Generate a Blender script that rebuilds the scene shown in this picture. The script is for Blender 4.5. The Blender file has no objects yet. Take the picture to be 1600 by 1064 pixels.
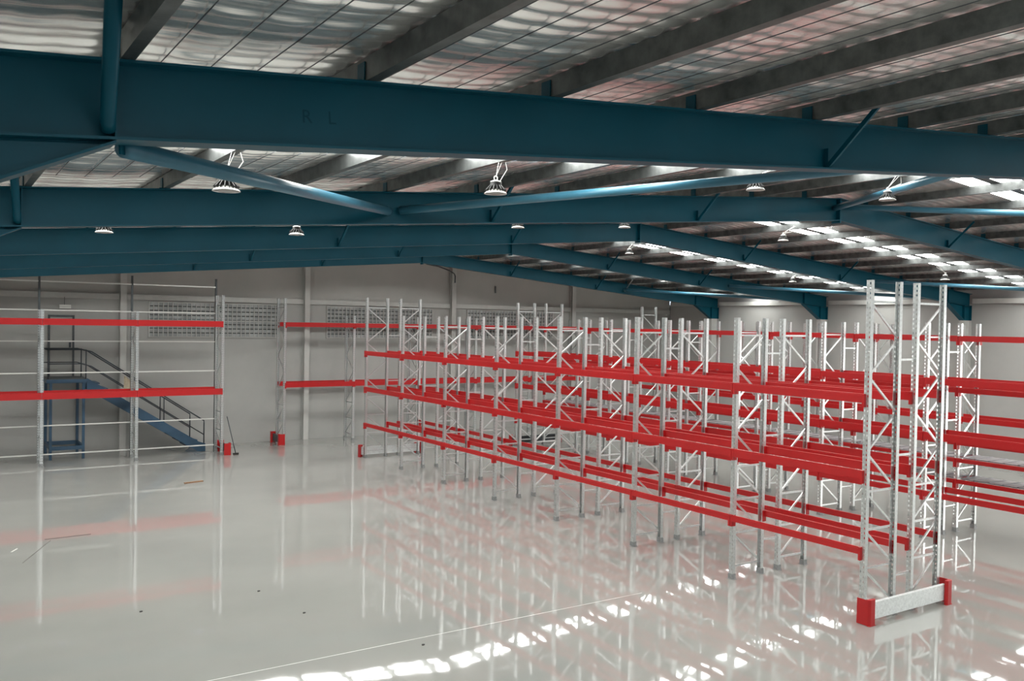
import bpy, math, random
import numpy as np
from mathutils import Vector, Matrix

random.seed(7)
rng = np.random.default_rng(7)
SC = bpy.context.scene
COL = SC.collection

# ------------------------------------------------------------------ camera
F_PX, YAW, PITCH, ROLL, EYE = 1393.37, 0.58048, -0.01927, 0.0174, 4.5537
fw = Vector((math.sin(YAW) * math.cos(PITCH), math.cos(YAW) * math.cos(PITCH), math.sin(PITCH)))
rt = Vector((math.cos(YAW), -math.sin(YAW), 0.0))
up = rt.cross(fw)
rt2 = rt * math.cos(ROLL) + up * math.sin(ROLL)
up2 = up * math.cos(ROLL) - rt * math.sin(ROLL)
cam_d = bpy.data.cameras.new('camera')
cam_d.sensor_fit = 'HORIZONTAL'
cam_d.sensor_width = 36.0
cam_d.lens = F_PX / 1600.0 * 36.0
cam_d.clip_end = 200
cam = bpy.data.objects.new('camera', cam_d)
COL.objects.link(cam)
m = Matrix((rt2, up2, -fw)).transposed().to_4x4()
m.translation = Vector((0, 0, EYE))
cam.matrix_world = m
SC.camera = cam

# ------------------------------------------------------------------ world, light, exposure
SC.view_settings.view_transform = 'Standard'
SC.view_settings.look = 'None'
SC.view_settings.gamma = 1.0
SC.view_settings.use_curve_mapping = False
SC.view_settings.exposure = 0.06
W = bpy.data.worlds.new('daylight'); SC.world = W
W.use_nodes = True
W.node_tree.nodes['Background'].inputs[0].default_value = (0.80, 0.90, 1.0, 1)
W.node_tree.nodes['Background'].inputs[1].default_value = 1.0
SKYLIGHT = 15.0      # daylight coming through the translucent roof sheets
DOORLIGHT = 1900.0    # watts of daylight through each open roller door behind the camera
SIDELIGHT = 620.0   # watts through the added, unseen door in the right-hand wall


def area(name, loc, rot, sx, sy, power, col=(1, 1, 1)):
    d = bpy.data.lights.new(name, 'AREA'); d.shape = 'RECTANGLE'
    d.size = sx; d.size_y = sy; d.energy = power; d.color = col
    o = bpy.data.objects.new(name, d); COL.objects.link(o)
    o.location = loc; o.rotation_euler = rot
    return o


# daylight entering through the two open roller doors in the wall behind the camera (faces +Y)
area('unseen_door_light', (6.0, -6.3, 2.6), (math.radians(90), 0, math.radians(180)), 5.5, 4.9, DOORLIGHT, (1.0, 0.995, 0.94))
area('unseen_door_light', (20.0, -6.3, 2.6), (math.radians(90), 0, math.radians(180)), 5.5, 4.9, DOORLIGHT, (1.0, 0.995, 0.94))

# and from an unseen right-hand door, added for highlights on the posts (faces -X)
area('unseen_door_light', (30.80, 2.4, 2.6), (math.radians(90), 0, math.radians(90)), 5.6, 4.9, SIDELIGHT, (1.0, 0.985, 0.93))

# ------------------------------------------------------------------ materials
MAT = {}


def mat(name, col, rough=0.5, metal=0.0, noise=0.0, nscale=8.0, bump=0.0, bscale=30.0, spec=0.5, emit=None, stretch=None, coat=0.0):
    if name in MAT:
        return MAT[name]
    M = bpy.data.materials.new(name); M.use_nodes = True
    nt = M.node_tree; b = nt.nodes['Principled BSDF']
    b.inputs['Base Color'].default_value = (*col, 1)
    b.inputs['Roughness'].default_value = rough
    b.inputs['Metallic'].default_value = metal
    b.inputs['Specular IOR Level'].default_value = spec
    b.inputs['Coat Weight'].default_value = coat
    if noise or bump:
        tc = nt.nodes.new('ShaderNodeTexCoord')
        src = tc.outputs['Object']
        if stretch:
            mp = nt.nodes.new('ShaderNodeMapping'); mp.inputs['Scale'].default_value = stretch
            nt.links.new(src, mp.inputs['Vector']); src = mp.outputs['Vector']
    if noise:
        n = nt.nodes.new('ShaderNodeTexNoise'); n.inputs['Scale'].default_value = nscale
        n.inputs['Detail'].default_value = 5.0; n.inputs['Roughness'].default_value = 0.6
        nt.links.new(src, n.inputs['Vector'])
        r = nt.nodes.new('ShaderNodeValToRGB')
        r.color_ramp.elements[0].position = 0.3; r.color_ramp.elements[1].position = 0.7
        r.color_ramp.elements[0].color = (*[c * (1 - noise) for c in col], 1)
        r.color_ramp.elements[1].color = (*[min(1, c * (1 + noise)) for c in col], 1)
        nt.links.new(n.outputs['Fac'], r.inputs['Fac'])
        nt.links.new(r.outputs['Color'], b.inputs['Base Color'])
    if bump:
        n2 = nt.nodes.new('ShaderNodeTexNoise'); n2.inputs['Scale'].default_value = bscale
        n2.inputs['Detail'].default_value = 2.0
        nt.links.new(src, n2.inputs['Vector'])
        bp = nt.nodes.new('ShaderNodeBump'); bp.inputs['Strength'].default_value = 1.0
        bp.inputs['Distance'].default_value = bump
        nt.links.new(n2.outputs['Fac'], bp.inputs['Height'])
        nt.links.new(bp.outputs['Normal'], b.inputs['Normal'])
    if emit:
        b.inputs['Emission Color'].default_value = (*emit[0], 1)
        b.inputs['Emission Strength'].default_value = emit[1]
    MAT[name] = M
    return M


BLUE = mat('blue_paint', (0.003, 0.064, 0.098), 0.40, noise=0.10, nscale=1.3, spec=0.15)
BLUE_T = mat('blue_tube_paint', (0.040, 0.15, 0.22), 0.30, noise=0.08, nscale=3)
STAIR = mat('stair_blue_paint', (0.03, 0.075, 0.13), 0.45, noise=0.1, nscale=4)
MARK = mat('faded_stencil', (0.002, 0.045, 0.07), 0.5, spec=0.1)
RED = mat('red_powder_coat', (0.43, 0.008, 0.010), 0.36, noise=0.06, nscale=2)
GALV = mat('galvanised_steel', (0.64, 0.66, 0.66), 0.30, 0.84, noise=0.12, nscale=30)
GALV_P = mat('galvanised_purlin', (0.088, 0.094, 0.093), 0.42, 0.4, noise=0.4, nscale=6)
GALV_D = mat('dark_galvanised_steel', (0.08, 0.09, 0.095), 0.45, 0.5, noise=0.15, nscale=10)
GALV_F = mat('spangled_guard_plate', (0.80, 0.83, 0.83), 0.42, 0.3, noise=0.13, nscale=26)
FOOT = mat('grey_foot_sleeve', (0.30, 0.31, 0.31), 0.5, 0.4, noise=0.2, nscale=20)
DECK = mat('galvanised_deck', (0.30, 0.295, 0.31), 0.4, 0.5, noise=0.2, nscale=6)
BAR = mat('pale_bar', (0.75, 0.75, 0.72), 0.4, 0.2)
FOIL = mat('silver_foil', (0.92, 0.92, 0.90), 0.26, 0.80, noise=0.08, nscale=5, bump=0.0025, bscale=9, stretch=(0.35, 2.2, 1))
DARKSTEEL = mat('dark_handrail', (0.035, 0.045, 0.055), 0.45, 0.2)
WALL = mat('painted_precast', (0.40, 0.40, 0.385), 0.75, noise=0.06, nscale=0.7, bump=0.0008, bscale=60)
WALLU = mat('painted_upper_wall', (0.44, 0.435, 0.415), 0.75, noise=0.05, nscale=0.7)
WALLW = mat('painted_side_wall', (0.40, 0.40, 0.385), 0.7, noise=0.05, nscale=0.6)
COLG = mat('grey_painted_steel', (0.50, 0.50, 0.48), 0.5, noise=0.05, nscale=3)
JOINT = mat('sealant_joint', (0.24, 0.24, 0.23), 0.8)
SLAB = mat('roof_sheet', (0.3, 0.3, 0.3), 0.6)
WHITE = mat('white_plastic', (0.78, 0.78, 0.74), 0.4)
CHROME = mat('lamp_aluminium', (0.60, 0.60, 0.57), 0.35, 0.5)
BLACK = mat('black_lamp_body', (0.03, 0.03, 0.03), 0.45)
LENS = mat('lamp_lens', (0.34, 0.32, 0.30), 0.25)
RUBBER = mat('black_rubber', (0.02, 0.02, 0.02), 0.6)
WOOD = mat('brown_timber', (0.26, 0.13, 0.06), 0.7, noise=0.3, nscale=12)
SCUFF = mat('dark_strap', (0.10, 0.09, 0.08), 0.6)
BEIGE = mat('matt_beige', (0.46, 0.40, 0.29), 0.85, noise=0.12, nscale=5)
GLASS = mat('obscure_glass', (0.40, 0.42, 0.42), 0.18, noise=0.3, nscale=3.5)
BARW = mat('window_bar', (0.46, 0.46, 0.44), 0.5)
BACKG = mat('window_back', (0.10, 0.105, 0.10), 0.5)
DOORM = mat('grey_door', (0.34, 0.34, 0.32), 0.55, noise=0.04, nscale=2)
LIGHTLINE = mat('pale_joint_filler', (0.72, 0.72, 0.69), 0.35)
SKY = mat('translucent_sheet', (0.85, 0.88, 0.86), 0.5, emit=((0.99, 1.0, 0.96), SKYLIGHT))

# glossy epoxy floor
M = bpy.data.materials.new('epoxy_floor'); M.use_nodes = True
nt = M.node_tree; b = nt.nodes['Principled BSDF']
tc = nt.nodes.new('ShaderNodeTexCoord')
n = nt.nodes.new('ShaderNodeTexNoise'); n.inputs['Scale'].default_value = 0.35; n.inputs['Detail'].default_value = 6
nt.links.new(tc.outputs['Object'], n.inputs['Vector'])
r = nt.nodes.new('ShaderNodeValToRGB')
r.color_ramp.elements[0].position = 0.3; r.color_ramp.elements[1].position = 0.72
r.color_ramp.elements[0].color = (0.31, 0.31, 0.295, 1); r.color_ramp.elements[1].color = (0.355, 0.355, 0.335, 1)
nt.links.new(n.outputs['Fac'], r.inputs['Fac']); nt.links.new(r.outputs['Color'], b.inputs['Base Color'])
b.inputs['Roughness'].default_value = 0.03
b.inputs['Specular IOR Level'].default_value = 0.5
b.inputs['IOR'].default_value = 1.9
n1 = nt.nodes.new('ShaderNodeTexNoise'); n1.inputs['Scale'].default_value = 1.3; n1.inputs['Detail'].default_value = 2.5
n1.inputs['Roughness'].default_value = 0.45
nt.links.new(tc.outputs['Object'], n1.inputs['Vector'])
bp = nt.nodes.new('ShaderNodeBump'); bp.inputs['Strength'].default_value = 1.0; bp.inputs['Distance'].default_value = 0.0015
nt.links.new(n1.outputs['Fac'], bp.inputs['Height']); nt.links.new(bp.outputs['Normal'], b.inputs['Normal'])
FLOOR = M


# ------------------------------------------------------------------ mesh helpers
class MB:
    def __init__(self):
        self.v = []; self.f = []

    def quad(self, a, b, c, d):
        i = len(self.v); self.v += [a, b, c, d]; self.f.append((i, i + 1, i + 2, i + 3)); return self

    def box(self, x0, x1, y0, y1, z0, z1):
        i = len(self.v)
        self.v += [(x0, y0, z0), (x1, y0, z0), (x1, y1, z0), (x0, y1, z0), (x0, y0, z1), (x1, y0, z1), (x1, y1, z1), (x0, y1, z1)]
        self.f += [tuple(i + k for k in q) for q in ((0, 3, 2, 1), (4, 5, 6, 7), (0, 1, 5, 4), (1, 2, 6, 5), (2, 3, 7, 6), (3, 0, 4, 7))]
        return self

    def prism(self, poly, axis, a0, a1):
        """poly in the two other axes (in xyz order), extruded along axis from a0 to a1."""
        n = len(poly); i = len(self.v)
        for a in (a0, a1):
            for p, q in poly:
                self.v.append({'x': (a, p, q), 'y': (p, a, q), 'z': (p, q, a)}[axis])
        self.f.append(tuple(i + k for k in range(n))[::-1]); self.f.append(tuple(i + n + k for k in range(n)))
        for k in range(n):
            self.f.append((i + k, i + (k + 1) % n, i + n + (k + 1) % n, i + n + k))
        return self

    def bar(self, p, q, w, h, upv=(0, 0, 1)):
        p = Vector(p); q = Vector(q); d = (q - p).normalized()
        u = Vector(upv); s = d.cross(u)
        if s.length < 1e-4:
            s = d.cross(Vector((1, 0, 0)))
        s.normalize(); t = s.cross(d).normalized()
        i = len(self.v)
        for c in (p, q):
            for a, b in ((-1, -1), (1, -1), (1, 1), (-1, 1)):
                self.v.append(tuple(c + s * (a * w / 2) + t * (b * h / 2)))
        self.f += [tuple(i + k for k in z) for z in ((0, 1, 2, 3), (7, 6, 5, 4), (0, 4, 5, 1), (1, 5, 6, 2), (2, 6, 7, 3), (3, 7, 4, 0))]
        return self

    def tube(self, pts, r, n=8, cap=True):
        pts = [Vector(p) for p in pts]; i0 = len(self.v); prev = None
        for k, p in enumerate(pts):
            d = (pts[min(k + 1, len(pts) - 1)] - pts[max(k - 1, 0)]).normalized()
            if prev is None:
                s = d.orthogonal().normalized()
            else:
                s = (prev - d * prev.dot(d)).normalized()
            prev = s; t = d.cross(s)
            for j in range(n):
                a = 2 * math.pi * j / n
                self.v.append(tuple(p + (s * math.cos(a) + t * math.sin(a)) * r))
        for k in range(len(pts) - 1):
            for j in range(n):
                a = i0 + k * n + j; b_ = i0 + k * n + (j + 1) % n
                self.f.append((a, b_, b_ + n, a + n))
        if cap:
            self.f.append(tuple(i0 + j for j in range(n))[::-1])
            e = i0 + (len(pts) - 1) * n
            self.f.append(tuple(e + j for j in range(n)))
        return self

    def lathe(self, prof, n=20):
        i0 = len(self.v)
        for r_, z in prof:
            for j in range(n):
                a = 2 * math.pi * j / n
                self.v.append((r_ * math.cos(a), r_ * math.sin(a), z))
        for k in range(len(prof) - 1):
            for j in range(n):
                a = i0 + k * n + j; b_ = i0 + k * n + (j + 1) % n
                self.f.append((a, b_, b_ + n, a + n))
        return self

    def mesh(self, name, material, smooth=False):
        me = bpy.data.meshes.new(name); me.from_pydata(self.v, [], self.f)
        me.materials.append(material); me.update()
        if smooth:
            me.polygons.foreach_set('use_smooth', [True] * len(me.polygons))
        return me

    def build(self, name, material, parent=None, smooth=False, loc=None):
        return put(name, self.mesh(name, material, smooth), parent, loc)


def put(name, me, parent=None, loc=None, rz=0.0):
    o = bpy.data.objects.new(name, me); COL.objects.link(o)
    if parent is not None:
        o.parent = parent
    if loc is not None:
        o.location = loc
    if rz:
        o.rotation_euler = (0, 0, rz)
    return o


def tag(o, label, cat, group=None):
    o['label'] = label; o['category'] = cat
    if group:
        o['group'] = group
    return o


def thing(name, label, cat, loc=(0, 0, 0), rz=0.0, group=None):
    o = put(name, None, None, loc, rz)
    return tag(o, label, cat, group)


def struct(o, label=None):
    o['kind'] = 'structure'
    if label:
        o['label'] = label
    return o


ORD = ['first', 'second', 'third', 'fourth', 'fifth', 'sixth', 'seventh', 'eighth', 'ninth', 'tenth', 'eleventh', 'twelfth']

# ------------------------------------------------------------------ building dimensions
RIDGE = 15.3
XL, XR = -1.6, 30.85          # inner faces of the long walls
YF, YB = -6.5, 32.75          # inner faces of the end walls
FRAMES = [5.5, 11.5, 17.5, 23.5, 29.5]
RD, PD = 0.45, 0.155           # rafter depth, purlin depth


def zb(x):                    # underside of the rafters
    return 5.54 + 0.0822 * (x - 0.85) if x <= RIDGE else 5.54 + 0.0822 * (RIDGE - 0.85) - 0.085 * (x - RIDGE)


def zroof(x):
    return zb(x) + RD + PD


STRIPS = [1.8, 8.82, 14.85, 20.9, 26.9]   # centres of the translucent roof strips
SW = 0.48                               # half width of a strip

# ------------------------------------------------------------------ floor and walls
floor = struct(MB().box(XL - 0.2, XR + 0.2, YF - 0.2, YB + 0.2, -0.2, 0).build('floor', FLOOR), 'glossy pale grey epoxy floor')
MB().box(2.0, 10.2, -0.006, 0.006, 0, 0.0015).build('joint_filler', LIGHTLINE, floor, loc=(0, 11.32, 0)).rotation_euler = (0, 0, 0.006)

# end wall with girt, steel columns and precast panels
wb = struct(MB().box(XL - 0.2, XR + 0.2, YB + 0.10, YB + 0.25, 0, 5.6).build('wall_back', JOINT), 'grey precast end wall')
cols = [-0.8, 5.57, 12.05, 18.42, 24.72, XR]
for a, c in zip(cols[:-1], cols[1:]):
    MB().box(a + 0.01, c - 0.01, YB, YB + 0.12, 0, 5.2).build('wall_panel', WALL, wb)
    xm = [a + 0.01, c - 0.01] if not a < RIDGE < c else [a + 0.01, RIDGE, c - 0.01]
    MB().prism([(a + 0.01, 5.2), (c - 0.01, 5.2)] + [(x, zroof(x) - 0.02) for x in xm[::-1]], 'y', YB + 0.05, YB + 0.13).build('upper_panel', WALLU, wb)
    MB().box(a + 0.12, c - 0.12, YB - 0.10, YB, 5.14, 5.32).build('girt', COLG, wb)
for x in cols[:-1]:
    mb = MB()
    mb.box(x - 0.10, x + 0.10, YB - 0.20, YB - 0.188, 0, zb(x) + RD - 0.05)
    mb.box(x - 0.10, x + 0.10, YB - 0.012, YB - 0.001, 0, zb(x) + RD - 0.05)
    mb.box(x - 0.005, x + 0.005, YB - 0.19, YB - 0.01, 0, zb(x) + RD - 0.05)
    mb.build('steel_column', COLG, wb)
MB().tube([(15.6, 29.7, 6.72), (16.4, 30.3, 6.70), (17.4, 31.2, 6.62), (18.1, 32.0, 6.55), (18.40, 32.45, 6.48), (18.42, 32.5, 6.2)], 0.025, 6).build('conduit', DARKSTEEL, wb, True)
MB().box(20.55, 20.60, YB - 0.02, YB, 5.85, 6.15).build('wall_bracket', GALV_D, wb)

# right-hand long wall
wr = struct(MB().box(XR + 0.10, XR + 0.25, 5.3, YB + 0.2, 0, 5.5).box(XR + 0.10, XR + 0.25, YF - 0.2, -0.5, 0, 5.5).box(XR + 0.10, XR + 0.25, -0.5, 5.3, 5.1, 5.5).build('wall_right', JOINT), 'pale grey precast side wall behind the racks')
ys = [YF] + FRAMES + [YB]
for a, c in zip(ys[:-1], ys[1:]):
    if a == YF:   # the added, unseen roller door takes up most of this bay
        c = -0.5
    MB().box(XR, XR + 0.12, a + 0.008, c - 0.008, 0, 5.52).build('wall_panel', WALLW, wr)
    MB().box(XR - 0.12, XR, a + 0.12, c - 0.12, 5.53, 5.70).build('eave_girt', COLG, wr)
MB().box(XR + 0.02, XR + 0.12, YF, YB, 5.50, 6.2).build('eave_sheet', SLAB, wr)
wl = struct(MB().box(XL - 0.15, XL, YF, YB, 0, 5.9).build('wall_left', WALLU), 'pale side wall behind the camera position')
# end wall behind the camera with two open roller doors
wf = struct(MB().box(XL, 3.2, YF - 0.15, YF, 0, 5.4).box(8.8, 17.2, YF - 0.15, YF, 0, 5.4).box(22.8, XR, YF - 0.15, YF, 0, 5.4)
            .prism([(XL, 5.2), (XR, 5.2), (XR, zroof(XR)), (RIDGE, zroof(RIDGE)), (XL, zroof(XL))], 'y', YF - 0.15, YF).build('wall_front', WALLU), 'end wall with open roller doors')

# ------------------------------------------------------------------ windows in the end wall
for i, (x0, x1) in enumerate(((6.40, 11.02), (12.88, 17.50), (19.15, 23.65))):
    z0, z1 = 3.85, 5.10
    win = struct(MB().box(x0, x1, YB - 0.012, YB, z0, z1).build('window_%d' % (i + 1), BACKG), 'wide barred window high in the end wall')
    fr = MB()
    fr.box(x0, x1, YB - 0.06, YB - 0.012, z1 - 0.035, z1).box(x0, x1, YB - 0.06, YB - 0.012, z0, z0 + 0.035)
    fr.box(x0, x0 + 0.035, YB - 0.06, YB - 0.012, z0 + 0.035, z1 - 0.035).box(x1 - 0.035, x1, YB - 0.06, YB - 0.012, z0 + 0.035, z1 - 0.035)
    fr.build('window_frame', BARW, win)
    MB().box(x0 + 0.035, x1 - 0.035, YB - 0.06, YB - 0.02, 4.44, 4.475).build('mid_rail', BARW, win)
    nb = 29
    bw = MB().box(-0.014, 0.014, -0.014, 0.014, z0 + 0.035, z1 - 0.035).mesh('security_bar', BARW)
    for k in range(1, nb):
        put('security_bar', bw, win, (x0 + (x1 - x0) * k / nb, YB - 0.07, 0))
    rows = 8
    for k in range(rows):
        zc = z0 + 0.09 + (z1 - z0 - 0.17) * k / (rows - 1)
        MB().bar((x0 + 0.04, YB - 0.034, zc), (x1 - 0.04, YB - 0.034, zc), 0.006, 0.12, (0, -0.35, 1)).build('louvre_blade', GLASS, win)

# ------------------------------------------------------------------ roof: sheeting, foil blanket, translucent strips
roof_l = struct(MB().prism([(XL - 0.3, zroof(XL - 0.3) + 0.11), (RIDGE, zroof(RIDGE) + 0.11), (RIDGE, zroof(RIDGE) + 0.14), (XL - 0.3, zroof(XL - 0.3) + 0.14)], 'y', YF - 0.3, YB + 0.3).build('ceiling', SLAB), 'metal roof sheeting over the left slope')
roof_r = struct(MB().prism([(RIDGE, zroof(RIDGE) + 0.11), (XR + 0.4, zroof(XR + 0.4) + 0.11), (XR + 0.4, zroof(XR + 0.4) + 0.14), (RIDGE, zroof(RIDGE) + 0.14)], 'y', YF - 0.3, YB + 0.3).build('ceiling', SLAB), 'metal roof sheeting over the right slope')
PURL = [0.92 + 1.49 * k for k in range(-1, 10)] + [2 * RIDGE - (0.92 + 1.49 * k) for k in range(9, -1, -1)]


def foil(x0, x1, y0, y1, dx, dy, parent, seed):
    g = np.random.default_rng(seed)
    nx = max(2, int((x1 - x0) / dx)) + 1; ny = max(2, int((y1 - y0) / dy)) + 1
    X = np.linspace(x0, x1, nx); Y = np.linspace(y0, y1, ny)
    XX, YY = np.meshgrid(X, Y, indexing='ij')
    base = np.vectorize(zroof)(X)[:, None] + 0.0 * YY
    px, py = 0.298, 0.19
    ph = g.uniform(0, 1, 400)
    row = np.floor(YY / py).astype(int) % 400
    amp = 0.6 + 0.8 * ph[row]
    u = np.abs(np.sin(math.pi * (XX - 0.92) / px)); v = np.abs(np.sin(math.pi * YY / py))
    z = -0.018 * amp * (v ** 0.75) * (u ** 0.3)
    # blanket sags a little between purlins and bunches over them
    s = np.sin(math.pi * ((XX - 0.92) / 1.49 % 1.0))
    z += 0.016 - 0.03 * s
    for _ in range(7):
        a = g.uniform(-0.5, 0.5); k1 = g.uniform(3, 9); p = g.uniform(0, 6.28)
        z += 0.0007 * np.sin(k1 * (YY + a * 0.25 * np.sin(XX * g.uniform(0.6, 2.2) + p)) * 2 + p)
    
    V = np.stack([XX, YY, base + z + 0.012], -1).reshape(-1, 3)
    idx = np.arange(nx * ny).reshape(nx, ny)
    Q = np.stack([idx[:-1, :-1], idx[:-1, 1:], idx[1:, 1:], idx[1:, :-1]], -1).reshape(-1, 4)
    me = bpy.data.meshes.new('foil_blanket')
    me.vertices.add(len(V)); me.vertices.foreach_set('co', V.ravel())
    me.loops.add(Q.size); me.loops.foreach_set('vertex_index', Q.ravel().astype(np.int32))
    me.polygons.add(len(Q)); me.polygons.foreach_set('loop_start', np.arange(0, Q.size, 4, dtype=np.int32))
    me.update(calc_edges=True); me.validate()
    me.polygons.foreach_set('use_smooth', [True] * len(me.polygons))
    me.materials.append(FOIL)
    return put('foil_blanket', me, parent)


edges = [YF] + [e for s in STRIPS for e in (s - SW, s + SW)] + [YB + 0.1]
for k in range(0, len(edges), 2):
    a, c = edges[k], edges[k + 1]
    near = k in (2, 4)
    foil(XL, RIDGE, a, c, 0.0497 if near else 0.149, 0.034 if near else 0.0567, roof_l, 10 + k)
    foil(RIDGE, XR + 0.1, a, c, 0.149, 0.0567, roof_r, 40 + k)
wires = MB()
for k in range(0, 50):
    x = 0.92 + 0.298 * k
    if x < RIDGE and k % 5:
        wires.box(x - 0.0025, x + 0.0025, 2.4, 11.4, 0, 0.005)
        for q in range(1, 9):
            wires.v[-q] = (wires.v[-q][0], wires.v[-q][1], wires.v[-q][2] + zroof(x) - 0.02 - 0.03 * math.sin(math.pi * ((x - 0.92) / 1.49 % 1.0)) + 0.012)
mw = wires.build('mesh_wires', DARKSTEEL, roof_l); mw['kind'] = 'stuff'
wn = 4
for s in STRIPS:
    for side in (0, 1):
        x0, x1 = (XL, RIDGE - 0.25) if side == 0 else (RIDGE + 0.25, XR - 0.1)
        sk = struct(put('window_%d' % wn, None), 'translucent roof light strip'); wn += 1
        for y0, y1 in ((s - SW, s - 0.09), (s + 0.09, s + SW)):
            MB().prism([(x0, zroof(x0) + 0.006), (x1, zroof(x1) + 0.006), (x1, zroof(x1) + 0.012), (x0, zroof(x0) + 0.012)], 'y', y0, y1).build('translucent_sheet', SKY, sk)
        MB().prism([(x0, zroof(x0) + 0.0), (x1, zroof(x1) + 0.0), (x1, zroof(x1) + 0.014), (x0, zroof(x0) + 0.014)], 'y', s - 0.09, s + 0.09).build('sheet_rib', GALV_D, sk)

# purlins: C sections, one run each
for k, x in enumerate(PURL):
    z = zb(x) + RD + 0.004
    t = 0.004
    poly = [(0, 0), (0.075, 0), (0.075, 0.02), (0.071, 0.02), (0.071, t), (t, t), (t, PD - t), (0.071, PD - t), (0.071, PD - 0.02), (0.075, PD - 0.02), (0.075, PD), (0, PD)]
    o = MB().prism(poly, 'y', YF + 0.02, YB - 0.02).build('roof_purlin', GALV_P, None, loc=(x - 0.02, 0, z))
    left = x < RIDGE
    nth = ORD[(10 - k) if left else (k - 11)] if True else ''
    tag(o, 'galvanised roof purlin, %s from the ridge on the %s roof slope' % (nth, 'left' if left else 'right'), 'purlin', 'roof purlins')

# ------------------------------------------------------------------ blue portal frames
FW2 = 0.095


def ibeam(mb, x0, x1, f, d, tf=0.016, tw=0.006):
    for o0, o1, w in ((0, tf, FW2), (d - tf, d, FW2), (tf, d - tf, tw)):
        mb.prism([(x0, f(x0) + o0), (x1, f(x1) + o0), (x1, f(x1) + o1), (x0, f(x0) + o1)], 'y', -w, w)
    return mb


XCL, XCR = -1.1, 30.3
parts = []
parts.append(('rafter', ibeam(MB(), XCL - 0.45, RIDGE - 0.012, zb, RD).mesh('rafter', BLUE)))
zr = lambda x: 5.54 + 0.0822 * (RIDGE - 0.85) - 0.085 * (x - RIDGE)
parts.append(('rafter', ibeam(MB(), RIDGE + 0.012, XCR + 0.45, zr, RD).mesh('rafter', BLUE)))
for xa, xb_, zl in ((0.88, XCL, 4.62), (29.30, XCR, 4.95)):
    za = zb(xa); m_ = MB()
    m_.prism([(xa, za), (xb_, zb(xb_)), (xb_, zl)], 'y', -0.006, 0.006)
    m_.prism([(xa, za - 0.002), (xb_, zl), (xb_, zl - 0.018), (xa, za - 0.018)], 'y', -FW2, FW2)
    parts.append(('haunch', m_.mesh('haunch', BLUE)))
for x0, x1, zlo in ((XCL - 0.45, XCL, 4.62), (XCR, XCR + 0.45, 4.93)):
    m_ = MB(); zt = zb((x0 + x1) / 2) + 0.02
    m_.box(x0, x0 + 0.016, -FW2, FW2, zlo, zt).box(x1 - 0.016, x1, -FW2, FW2, zlo, zt).box(x0 + 0.016, x1 - 0.016, -0.006, 0.006, zlo, zt)
    parts.append(('column_head', m_.mesh('column_head', BLUE)))
    m_ = MB()
    m_.box(x0, x0 + 0.016, -FW2, FW2, 0, zlo).box(x1 - 0.016, x1, -FW2, FW2, 0, zlo).box(x0 + 0.016, x1 - 0.016, -0.006, 0.006, 0, zlo)
    parts.append(('column', m_.mesh('column', COLG)))
parts.append(('end_plate', MB().box(RIDGE - 0.014, RIDGE + 0.014, -0.10, 0.10, zb(RIDGE) - 0.05, zb(RIDGE) + RD).mesh('end_plate', BLUE)))
for xs in (0.88, 29.3):
    for sg in (-1, 1):
        parts.append(('stiffener', MB().box(xs - 0.006, xs + 0.006, min(sg * 0.006, sg * 0.09), max(sg * 0.006, sg * 0.09), zb(xs) + 0.016, zb(xs) + RD - 0.016).mesh('stiffener', BLUE)))
for xf in (7.1, 11.4, 19.2, 23.5):
    for sg in (-1, 1):
        m_ = MB().bar((xf, sg * 0.05, zb(xf) + 0.03), (xf + 0.03, sg * 0.62, zb(xf) + RD + 0.12), 0.045, 0.012, (1, 0, 0))
        m_.bar((xf + 0.02, sg * 0.05, zb(xf) + 0.03), (xf + 0.05, sg * 0.62, zb(xf) + RD + 0.12), 0.012, 0.045, (1, 0, 0))
        parts.append(('fly_brace', m_.mesh('fly_brace', BLUE)))
        parts.append(('stiffener', MB().box(xf - 0.005, xf + 0.005, min(sg * 0.006, sg * 0.06), max(sg * 0.006, sg * 0.06), zb(xf) + 0.016, zb(xf) + RD * 0.45).mesh('stiffener', BLUE)))
parts.append(('haunch_brace', MB().tube([(0.84, -0.07, zb(0.85) + 0.06), (0.83, -0.12, zb(0.85) + 0.10), (0.735, -0.90, zb(0.85) + RD + 0.19)], 0.042, 14).mesh('haunch_brace', BLUE, True)))
for x in PURL:
    zc = zb(x) + RD
    parts.append(('purlin_cleat', MB().box(x - 0.030, x - 0.022, -0.055, 0.055, zc, zc + 0.13).box(x - 0.06, x - 0.022, -0.055, 0.055, zc, zc + 0.008).mesh('purlin_cleat', BLUE)))
FLAB = ['nearest blue steel portal frame, crossing the top of the view', 'second blue steel portal frame from the camera', 'third blue steel portal frame, between the second and fourth', 'fourth blue steel portal frame, next to last before the end wall', 'last blue steel portal frame, closest to the end wall']
for k, y in enumerate(FRAMES):
    fr = thing('portal_frame', FLAB[k], 'steel frame', (0, y, 0), 0, 'blue portal frames')
    for nme, me in parts:
        put(nme, me, fr)
    if k == 4:   # one lit brace of the last frame, its brightness put in as pale metal
        MB().bar((25.06, -0.05, 6.02), (25.13, -0.65, 6.66), 0.05, 0.014, (1, 0, 0)).build('fly_brace', GALV, fr)
    if k == 0:   # faint stencilled letters on the web
        for ch, xo in (('R', 1.98), ('L', 2.155)):
            cu = bpy.data.curves.new('letter', 'FONT'); cu.body = ch; cu.size = 0.12; cu.extrude = 0.0004
            tmp = bpy.data.objects.new('letter_tmp', cu); COL.objects.link(tmp)
            dg = bpy.context.evaluated_depsgraph_get()
            me = bpy.data.meshes.new_from_object(tmp.evaluated_get(dg))
            bpy.data.objects.remove(tmp)
            me.materials.clear(); me.materials.append(MARK)
            o = put('letter', me, fr, (xo, -0.0066, zb(xo) + 0.17)); o.rotation_euler = (math.radians(90), -0.08, 0)


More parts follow.
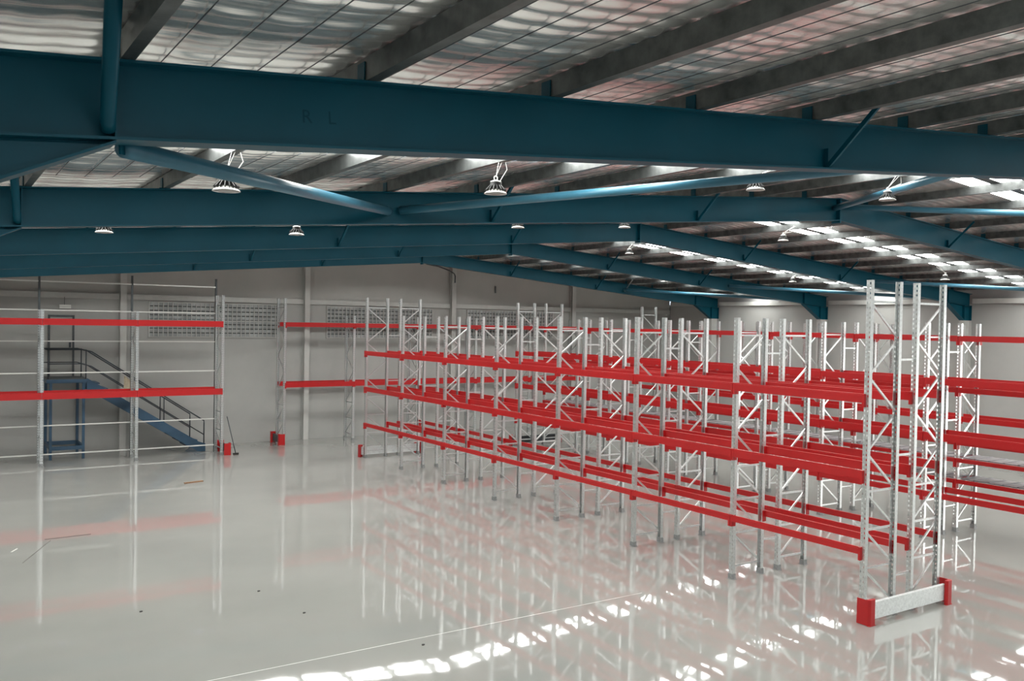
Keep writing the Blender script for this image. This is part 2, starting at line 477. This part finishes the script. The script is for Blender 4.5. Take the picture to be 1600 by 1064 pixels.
# roof bracing tubes (zigzag between the first two frames, short ones at the right eaves)
def brace(p, q, label):
    p = Vector(p); q = Vector(q); d = (q - p).normalized()
    e = thing('brace_tube', label, 'brace', tuple((p + q) / 2), 0, 'blue roof bracing tubes')
    c = (p + q) / 2
    MB().tube([p - c + d * 0.05, q - c - d * 0.05], 0.058, 16).build('tube', BLUE_T, e, True)
    for a, s in ((p, 1), (q, -1)):
        MB().bar(a - c, a - c + d * s * 0.16, 0.012, 0.08).build('end_tab', BLUE, e)


Y1, Y2 = FRAMES[0], FRAMES[1]
brace((0.93, Y1 + 0.11, zb(0.93) - 0.01), (5.42, Y2 - 0.02, zb(5.42) + 0.18), 'blue bracing tube running down from haunch of nearest portal frame')
brace((5.55, Y2 - 0.02, zb(5.55) + 0.19), (10.35, Y1 + 0.02, zb(10.35) + 0.25), 'long blue bracing tube rising towards the right behind nearest frame')
brace((10.45, Y1 + 0.02, zb(10.45) + 0.26), (15.20, Y2 - 0.02, zb(15.2) + 0.25), 'blue bracing tube meeting the left of the second frame apex')
brace((15.40, Y2 - 0.02, zb(15.4) + 0.30), (20.1, Y1 + 0.02, zb(20.1) + 0.22), 'blue bracing tube leaving the second frame apex towards the right edge')
for k, nm in ((1, 'second and third'), (2, 'third and fourth'), (3, 'fourth and fifth')):
    brace((24.9, FRAMES[k + 1] - 0.10, zb(24.9) + 0.18), (30.1, FRAMES[k] + 0.10, zb(30.1) + 0.2), 'blue eaves bracing tube between the %s frames' % nm)

# ------------------------------------------------------------------ pallet racking
BAY, DEP, HS, HT = 2.6977, 0.745, 4.727, 5.32
PZ = [0.23, 0.83, 1.43, 2.03, 2.64, 3.24, 3.83, 4.41, 4.99]
_c = {}


def upright_mesh(H, material):
    key = ('u', H, material.name)
    if key in _c:
        return _c[key]
    mb = MB(); x0, x1 = -0.035, 0.035
    for a, c in ((-0.045, -0.034), (-0.016, 0.016), (0.034, 0.045)):
        mb.quad((x0, a, 0), (x0, a, H), (x0, c, H), (x0, c, 0))
    for a, c in ((-0.034, -0.016), (0.016, 0.034)):
        z = 0.0; h = 0.16
        while h < H - 0.05:
            mb.quad((x0, a, z), (x0, a, h), (x0, c, h), (x0, c, z)); z = h + 0.034; h += 0.076
        mb.quad((x0, a, z), (x0, a, H), (x0, c, H), (x0, c, z))
    for s in (-0.045, 0.045):
        mb.quad((x0, s, 0), (x1, s, 0), (x1, s, H), (x0, s, H))
        mb.quad((x1, s, 0), (x1, s * 0.82, 0), (x1, s * 0.82, H), (x1, s, H))
    _c[key] = mb.mesh('upright', material)
    return _c[key]


def foot_mesh():
    if 'foot' not in _c:
        _c['foot'] = MB().box(-0.045, 0.045, -0.052, 0.052, 0, 0.10).box(-0.055, 0.055, -0.075, 0.075, 0, 0.006).mesh('foot_sleeve', FOOT)
    return _c['foot']


def brace_mesh(name, dz, dx, material):
    key = (name, round(dz, 3), dx, material.name)
    if key not in _c:
        _c[key] = MB().bar((0, 0, 0), (dx, 0, dz), 0.022, 0.034, (0, 0, 1) if dz == 0 else (1, 0, 0)).mesh(name, material)
    return _c[key]


def beam_mesh(L, h, sgn):
    key = ('beam', round(L, 3), h, sgn)
    if key not in _c:
        _c[key] = MB().prism([(0, 0), (0.050, 0), (0.050, h - 0.018), (0.036, h - 0.018), (0.036, h), (0, h)] if sgn > 0 else
                             [(0, 0), (0, h), (-0.036, h), (-0.036, h - 0.018), (-0.050, h - 0.018), (-0.050, 0)], 'y', 0.045, L - 0.045).mesh('beam', RED)
    return _c[key]


def conn_mesh(sgn, yd):
    key = ('conn', sgn, yd)
    if key not in _c:
        mb = MB()
        a, c = (0.002, 0.040) if yd > 0 else (-0.040, -0.002)
        mb.box(*sorted((0, sgn * 0.052)), a + yd * 0.004, c + yd * 0.004, -0.205, 0)
        mb.box(*sorted((-sgn * 0.05, sgn * 0.004)), *sorted((yd * 0.046, yd * 0.050)), -0.205, 0)
        _c[key] = mb.mesh('beam_connector', RED)
    return _c[key]


def rack(root, nb, bay, rows, tall, y0=0.0, skip=()):
    """rows: list of (x_front, mirrored, [(z_top, beam_height)...]); frames run along +Y of the root."""
    for xf, mirror, levels in rows:
        for k in range(nb + 1):
            y = y0 + k * bay
            H = HT if k in tall else HS
            for leg in (0, 1):
                u = put('upright', upright_mesh(H, GALV), root, (xf + leg * DEP, y, 0), math.pi * leg)
                put('foot_sleeve', foot_mesh(), u)
            top = 8 if k in tall else 7
            xa, xb_ = xf + 0.03, xf + DEP - 0.03
            wd = DEP - 0.06
            for i in (0, 1, 2, 3, top):
                put('horizontal_brace', brace_mesh('horizontal_brace', 0, wd, GALV), root, (xa, y, PZ[i]))
            atf = mirror          # lowest node of the first diagonal: at the rear leg, unless mirrored
            for i in range(3):    # N pattern
                dz = PZ[i + 1] - PZ[i] - 0.06
                if not mirror:
                    put('diagonal_brace', brace_mesh('diagonal_brace', -dz, wd, GALV), root, (xa, y, PZ[i + 1] - 0.03))
                else:
                    put('diagonal_brace', brace_mesh('diagonal_brace', dz, wd, GALV), root, (xa, y, PZ[i] + 0.03))
            at_rear = not mirror
            for i in range(3, top):   # zigzag
                dz = PZ[i + 1] - PZ[i] - 0.05
                if at_rear:
                    put('diagonal_brace', brace_mesh('diagonal_brace', -dz, wd, GALV), root, (xa, y, PZ[i + 1] - 0.025))
                else:
                    put('diagonal_brace', brace_mesh('diagonal_brace', dz, wd, GALV), root, (xa, y, PZ[i] + 0.025))
                at_rear = not at_rear
        for k in range(nb):
            for zt, h in levels:
                for xs, sg in ((xf - 0.035, -1), (xf + DEP + 0.035, 1)):
                    bm = put('beam', beam_mesh(bay, h, sg), root, (xs, y0 + k * bay, zt - h))
                    put('beam_connector', conn_mesh(sg, 1), bm, (0, 0, h))
                    put('beam_connector', conn_mesh(sg, -1), bm, (0, bay, h))


def spacers(root, xa, xb_, nb, bay, zs):
    me = MB().bar((0, 0, 0), (xb_ - xa, 0, 0), 0.04, 0.03).mesh('row_spacer', GALV)
    for k in range(nb + 1):
        for z in zs:
            put('row_spacer', me, root, (xa, k * bay, z))


X0, Y0 = 12.203, 8.517
XB2 = X0 + DEP + 0.4787
LV = [(1.17, 0.11), (2.365, 0.14), (3.555, 0.14)]
ra = thing('pallet_rack', 'double pallet rack standing nearest, with three levels of red beams', 'pallet rack', (X0, Y0, 0), 0, 'pallet racks')
rack(ra, 7, BAY, [(0, False, LV), (DEP + 0.4787, True, LV)], (0, 7))
spacers(ra, DEP + 0.03, DEP + 0.45, 7, BAY, (0.62, 2.55, 4.08))

XB = 18.28
rb = thing('pallet_rack', 'double pallet rack behind the nearest one, metal decks on its far row', 'pallet rack', (XB, Y0 + 0.10, 0), 0, 'pallet racks')
LB1 = [(1.06, 0.12), (2.345, 0.16), (3.53, 0.14)]
LB2 = [(1.20, 0.09), (1.68, 0.09), (2.08, 0.10), (3.28, 0.12), (4.44, 0.12)]
rack(rb, 7, BAY, [(0, False, LB1), (1.27, True, LB2)], (7,))
spacers(rb, DEP + 0.03, 1.24, 7, BAY, (0.62, 2.55, 4.08))

rc = thing('pallet_rack', 'single pallet rack beside the pale side wall, mostly hidden', 'pallet rack', (24.35, Y0 + 0.10, 0), 0, 'pallet racks')
LC = [(2.16, 0.15), (4.42, 0.14)]
rack(rc, 7, BAY, [(0, False, LC)], (7,))

# racks along the end wall (root turned so that the front faces the camera side, runs towards -X)
LE = [(2.25, 0.17), (4.45, 0.16)]
re_ = thing('pallet_rack', 'single pallet rack against the end wall under the windows, right of the gap', 'pallet rack', (24.30, 31.56, 0), math.pi / 2, 'pallet racks')
rack(re_, 5, 2.69, [(0, False, LE)], (5,))
rl = thing('pallet_rack', 'single pallet rack at the left edge in front of the blue staircase', 'pallet rack', (8.20, 30.0, 0), math.pi / 2, 'pallet racks')
LL = [(2.23, 0.20), (4.455, 0.19)]
rack(rl, 3, 2.665, [(0, True, LL)], (0,))
# tall rear posts and back-stop bars of the left rack
for k in range(4):
    mb = MB().box(0.86, 0.93, -0.03, 0.03, 0, 5.88).box(0.785, 0.86, -0.01, 0.01, 4.4, 4.46).box(0.785, 0.86, -0.01, 0.01, 2.2, 2.26).box(0.785, 0.86, -0.01, 0.01, 0.3, 0.36)
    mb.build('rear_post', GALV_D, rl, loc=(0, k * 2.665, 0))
    if k < 3:
        for z in (0.25, 1.14, 2.77, 3.755, 4.715, 5.60):
            MB().bar((0.845, 0.03, z), (0.845, 2.635, z), 0.03, 0.035).build('back_stop_bar', BAR, rl, loc=(0, k * 2.665, 0))


# steel slat decks on the far row of the second rack
slat = MB().box(0, 0.72, 0.0, 0.305, 0.0, 0.02).box(0, 0.72, 0.0, 0.012, 0.02, 0.032).box(0, 0.72, 0.293, 0.305, 0.02, 0.032).mesh('deck_slat', DECK)
for lv, (zt, nm) in enumerate(((1.20, 'lower'), (1.68, 'upper'))):
    for k in range(7):
        d = thing('steel_deck', 'galvanised slatted deck, %s tier, %s bay from the end wall' % (nm, ORD[6 - k]), 'deck', (XB + 1.27 + 0.0125, Y0 + 0.10 + k * BAY + 0.07, zt), 0, 'steel decks on the second rack')
        for j in range(8):
            put('deck_slat', slat, d, (0, j * 0.318, 0))


# frame end guards: spangled plate between two red corner posts
def guard(loc, rz, L, label, plate=0.26, mat_p=GALV_F):
    g = thing('rack_guard', label, 'rack guard', loc, rz, 'rack end guards')
    MB().box(0.10, L - 0.10, -0.012, 0.012, 0.075, 0.075 + plate).box(0.10, L - 0.10, 0.012, 0.05, 0.075, 0.087).box(0.10, L - 0.10, 0.012, 0.05, 0.063 + plate, 0.075 + plate).build('guard_plate', mat_p, g)
    for x, s in ((0, 1), (L, -1)):
        poly = [(0, -0.04), (0.03, -0.07), (0.13, -0.07), (0.16, -0.05), (0.16, -0.02), (0.012, -0.02), (0.012, 0.16), (0, 0.16)]
        poly = [(x + s * a, c) for a, c in poly]
        mb = MB().prism(poly if s > 0 else poly[::-1], 'z', 0.006, 0.40)
        bx = sorted((x, x + s * 0.16))
        mb.box(bx[0], bx[1], -0.07, -0.02, 0, 0.006)
        cpl = [(0, -0.04), (0.03, -0.07), (0.13, -0.07), (0.16, -0.05), (0.16, -0.02), (0.012, 0.0)]
        mb.prism([(x + s * a, c) for a, c in (cpl if s > 0 else cpl)], 'z', 0.40, 0.405)
        cp = mb.build('corner_post', RED, g)
        for zz in (0.05, 0.34):
            MB().box(x + s * 0.02, x + s * 0.04, 0.02, 0.05, 0.006, 0.012).build('floor_bolt', GALV, cp) if zz < 0.1 else None
    return g


guard((X0 - 0.13, Y0 - 0.15, 0), 0, 2.24, 'large rack end guard, bright plate and red corner posts, nearest')
guard((X0 + 2.11, Y0 + 7 * BAY + 0.21, 0), math.pi, 2.26, 'rack end guard at the far end of the nearest rack')
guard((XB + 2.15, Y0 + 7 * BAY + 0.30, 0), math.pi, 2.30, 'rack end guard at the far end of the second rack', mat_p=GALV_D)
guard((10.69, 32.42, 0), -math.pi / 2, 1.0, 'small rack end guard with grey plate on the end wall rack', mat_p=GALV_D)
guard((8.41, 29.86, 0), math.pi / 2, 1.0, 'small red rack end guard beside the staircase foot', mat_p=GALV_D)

# ------------------------------------------------------------------ high-bay lamps
lm = {}
lm['reflector'] = MB().lathe([(0.055, 0.05), (0.075, 0.045), (0.125, 0.008), (0.13, 0.0), (0.126, 0.0), (0.07, 0.035), (0.05, 0.038)], 24).mesh('reflector', CHROME, True)
lm['lens'] = MB().lathe([(0.001, -0.012), (0.06, -0.008), (0.118, 0.004), (0.118, 0.012), (0.001, 0.012)], 24).mesh('lens', LENS, True)
mb = MB().lathe([(0.001, 0.135), (0.045, 0.135), (0.066, 0.122), (0.068, 0.075), (0.062, 0.05), (0.001, 0.05)], 20)
lm['housing'] = mb.mesh('housing', BLACK, False)
mb = MB()
for k in range(16):
    a = 2 * math.pi * k / 16; c_, s_ = math.cos(a), math.sin(a)
    mb.bar((c_ * 0.06, s_ * 0.06, 0.085), (c_ * 0.112, s_ * 0.112, 0.032), 0.006, 0.03)
lm['cooling_fins'] = mb.mesh('cooling_fins', BLACK)
lm['cap'] = MB().lathe([(0.001, 0.152), (0.035, 0.150), (0.062, 0.138), (0.066, 0.128), (0.001, 0.128)], 20).mesh('cap', CHROME, True)
mb = MB(); mb.tube([(0.022 * math.cos(t), 0, 0.175 + 0.024 * math.sin(t)) for t in [i * math.pi / 6 for i in range(13)]], 0.007, 6)
lm['hook'] = mb.mesh('hook', WHITE, True)
LAMPS = [(2.34, 8.5, 5.745, 'lamp hanging just above second frame, left of the zigzag tubes'), (5.32, 8.5, 6.0, 'lamp with long wire hanging above the meeting zigzag tubes'),
         (9.55, 8.5, 6.45, 'lamp left of the second frame apex, close under purlins'), (12.55, 8.5, 6.58, 'lamp beside the second frame apex on its right'),
         (2.2, 14.5, 5.80, 'leftmost lamp, seen below the second blue frame'), (5.16, 14.5, 5.97, 'lamp below second frame, second from the left there'),
         (9.6, 14.5, 6.41, 'lamp peeking below the second frame near mid view'), (12.3, 14.5, 6.61, 'lamp peeking below the second frame beside third apex'),
         (17.3, 14.5, 6.66, 'lamp on a thin wire near start of bright roof light'), (24.2, 14.5, 6.0, 'lamp above the tall near end frame of the rack'),
         (17.6, 20.5, 6.70, 'small lamp right of the third frame apex'), (25.0, 20.5, 6.15, 'small lamp under the farther bright roof light strip'),
         (24.6, 26.5, 6.32, 'farthest small lamp above the rows of racks')]
for x, y, z, lb in LAMPS:
    t = thing('high_bay_lamp', lb, 'lamp', (x, y, z), 0, 'high bay lamps')
    for nme in ('reflector', 'lens', 'housing', 'cooling_fins', 'cap', 'hook'):
        put(nme, lm[nme], t)
    hz = zb(x) + RD + 0.06 - z
    if hz > 0.22:
        px = min(PURL, key=lambda q: abs(q - x)) - x
        MB().tube([(0, 0, 0.19), (px + 0.03, 0, hz)], 0.0025, 5).tube([(0, 0, 0.19), (px, 0.04, hz)], 0.0025, 5).build('hanging_wire', WHITE, t)
        MB().tube([(0.05, 0.02, 0.12), (0.10, 0.02, 0.2), (px + 0.09, 0.02, 0.7 * hz), (px + 0.04, 0.0, hz)], 0.0045, 6).build('power_cord', WHITE, t, True)
cb = MB().tube([(12.6 + 0.02, 7.4 + t * 1.35, zb(12.6) + RD + 0.12 - 0.14 * math.sin(math.pi * t)) for t in [i / 10 for i in range(11)]], 0.012, 6).build('loose_cable', WHITE, None, True)
tag(cb, 'white cable sagging from a purlin near the second frame apex', 'cable')

# ------------------------------------------------------------------ staircase, door, exit light
st = thing('staircase', 'blue steel staircase and landing against the end wall', 'staircase', (0, 0, 0))
LZ = 2.55
YS0, YS1 = 31.22, 32.30
MB().box(3.12, 4.27, YS0, YB - 0.03, LZ - 0.13, LZ - 0.02).build('landing_frame', STAIR, st)
MB().box(3.12, 4.27, YS0, YB - 0.03, LZ - 0.02, LZ).build('landing_floor', GALV_D, st)
for x in (3.24, 4.18):
    for y in (YS0 + 0.04, YB - 0.10):
        MB().box(x - 0.04, x + 0.04, y - 0.04, y + 0.04, 0, LZ - 0.13).build('post', STAIR, st)
for y in (YS0 + 0.04, YB - 0.10):
    MB().box(3.28, 4.14, y - 0.03, y + 0.03, 0.30, 0.42).build('tie_rail', STAIR, st)
for x in (3.24, 4.18):
    MB().box(x - 0.03, x + 0.03, YS0 + 0.08, YB - 0.14, 0.32, 0.42).build('tie_rail', STAIR, st)
xs0, zs0, xs1, zs1 = 4.27, LZ - 0.10, 7.98, 0.0
sl = (zs1 - zs0) / (xs1 - xs0)
for y in (YS0, YS1):
    MB().prism([(xs0, zs0 + 0.12), (xs0, zs0 - 0.24), (7.62, 0.08), (7.72, 0.0), (xs1, 0.0), (xs1, 0.26), (7.75, 0.34)], 'y', y - 0.02, y + 0.02).build('stringer', STAIR, st)
NS = 14
tr = MB().box(-0.13, 0.13, YS0 + 0.02, YS1 - 0.02, -0.02, 0.02).mesh('tread', STAIR)
for k in range(1, NS):
    put('tread', tr, st, (xs0 + (7.75 - xs0) * k / NS, 0, LZ - LZ * k / NS + 0.02))
for y in (YS0, YS1):
    p = lambda x, o: (x, y, LZ + (x - 4.27) * (0.20 - LZ) / (7.80 - 4.27) + o)
    x_end = 7.93 if y == YS0 else 7.72
    MB().tube([(3.14, y, LZ + 0.93), (4.12, y, LZ + 0.93), p(4.40, 0.95), p(x_end, 0.93), (x_end, y, 0.95), (x_end, y, 0.20)], 0.021, 8).build('handrail', DARKSTEEL, st, True)
    MB().tube([(3.14, y, LZ + 0.48), (4.10, y, LZ + 0.48), p(4.40, 0.48), p(x_end, 0.45)], 0.017, 8).build('mid_rail', DARKSTEEL, st, True)
    for x in ((3.16, 4.24, 6.50) if y == YS0 else (4.24, 6.85)):
        MB().tube([(x, y, LZ if x < 4.3 else p(x, 0)[2]), (x, y, LZ + 0.93 if x < 4.3 else p(x, 0.93)[2])], 0.018, 8).build('baluster', DARKSTEEL, st, True)
MB().tube([(3.14, YS0, LZ + 0.93), (3.14, YB - 0.05, LZ + 0.93)], 0.02, 8).build('handrail', DARKSTEEL, st, True)

dr = struct(MB().box(3.36, 4.02, YB - 0.03, YB, LZ, LZ + 1.96).build('door_1', DOORM), 'grey door at the top of the staircase')
MB().box(3.30, 3.36, YB - 0.07, YB, LZ, LZ + 2.02).box(4.02, 4.08, YB - 0.07, YB, LZ, LZ + 2.02).box(3.36, 4.02, YB - 0.07, YB, LZ + 1.96, LZ + 2.02).build('door_frame', GALV_D, dr)
MB().box(3.92, 3.98, YB - 0.06, YB - 0.03, LZ + 0.95, LZ + 1.12).build('door_handle', DARKSTEEL, dr)
MB().box(3.40, 3.96, YB - 0.045, YB - 0.03, LZ + 0.85, LZ + 0.90).build('push_bar', BARW, dr)
ex = thing('emergency_light', 'white emergency light fitting hanging above the landing door', 'light fitting', (3.79, YB - 0.12, 4.85))
MB().box(-0.17, 0.17, -0.04, 0.04, -0.06, 0.06).build('housing', WHITE, ex)
MB().box(-0.17, 0.17, -0.045, 0.045, 0.0, 0.012).build('seam', BARW, ex)
MB().bar((-0.02, 0, 0.06), (-0.02, 0, 0.32), 0.012, 0.012).build('stem', GALV_D, ex)
cl = MB()  # rippled beige patch just in front of the stair handrail
for i in range(8):
    for j in range(8):
        f = lambda a, c: (5.36 + 0.045 * a + 0.004 * math.sin(c * 2.1), YS0 - 0.035 - 0.014 * math.sin(a * 1.9 + c), 2.62 - 0.032 * a - 0.072 * c + 0.02 * math.sin(a))
        cl.quad(f(i, j), f(i + 1, j), f(i + 1, j + 1), f(i, j + 1))
cl = cl.build('beige_patch', BEIGE, None, True)
tag(cl, 'beige cloth in front of the staircase handrail', 'patch')

# ------------------------------------------------------------------ loose things
bm_ = thing('push_broom', 'thin dark broom leaning on the rack beside the small red guard', 'broom', (8.62, 29.83, 0))
MB().tube([(0, 0, 0.05), (-0.24, 0.22, 1.28)], 0.013, 8).build('handle', DARKSTEEL, bm_, True)
MB().box(-0.09, 0.09, -0.035, 0.035, 0.035, 0.075).build('head', RUBBER, bm_)
MB().box(-0.085, 0.085, -0.03, 0.03, 0.0, 0.036).build('bristle_block', SCUFF, bm_)
o = MB().bar((5.92, 25.30, 0.012), (6.44, 25.41, 0.012), 0.075, 0.022).build('timber_offcut', WOOD)
tag(o, 'short brown timber offcut lying on the open floor', 'timber')
o = MB().bar((2.01, 20.23, 0.004), (2.87, 20.27, 0.004), 0.03, 0.006).build('packing_strap', SCUFF)
tag(o, 'dark strip of packing strap lying on the floor at left', 'strap')
o = MB().bar((1.48, 18.5, 0.003), (2.1, 20.1, 0.003), 0.012, 0.004).build('packing_strap', SCUFF)
tag(o, 'thin dark strap reaching toward the camera on the left floor', 'strap')
o = MB().bar((1.36, 19.44, 0.004), (1.48, 19.68, 0.004), 0.03, 0.006).build('paper_scrap', WHITE)
tag(o, 'white scrap of paper on the floor at left edge', 'scrap')
for (x, y), lb in zip(((4.648, 14.678), (2.774, 14.546), (4.907, 13.234), (5.857, 11.079)), ('dark pebble on the open floor below the small red guard', 'flat dark chip on the floor at lower left', 'dark pebble on the floor at bottom, left of pale joint line', 'tiny dark pebble nearest the bright floor reflections')):
    o = MB().prism([(-0.022, -0.012), (0.0, -0.018), (0.024, -0.006), (0.016, 0.014), (-0.014, 0.016)], 'z', 0, 0.015).build('pebble', RUBBER, None, loc=(x, y, 0))
    tag(o, lb, 'pebble')
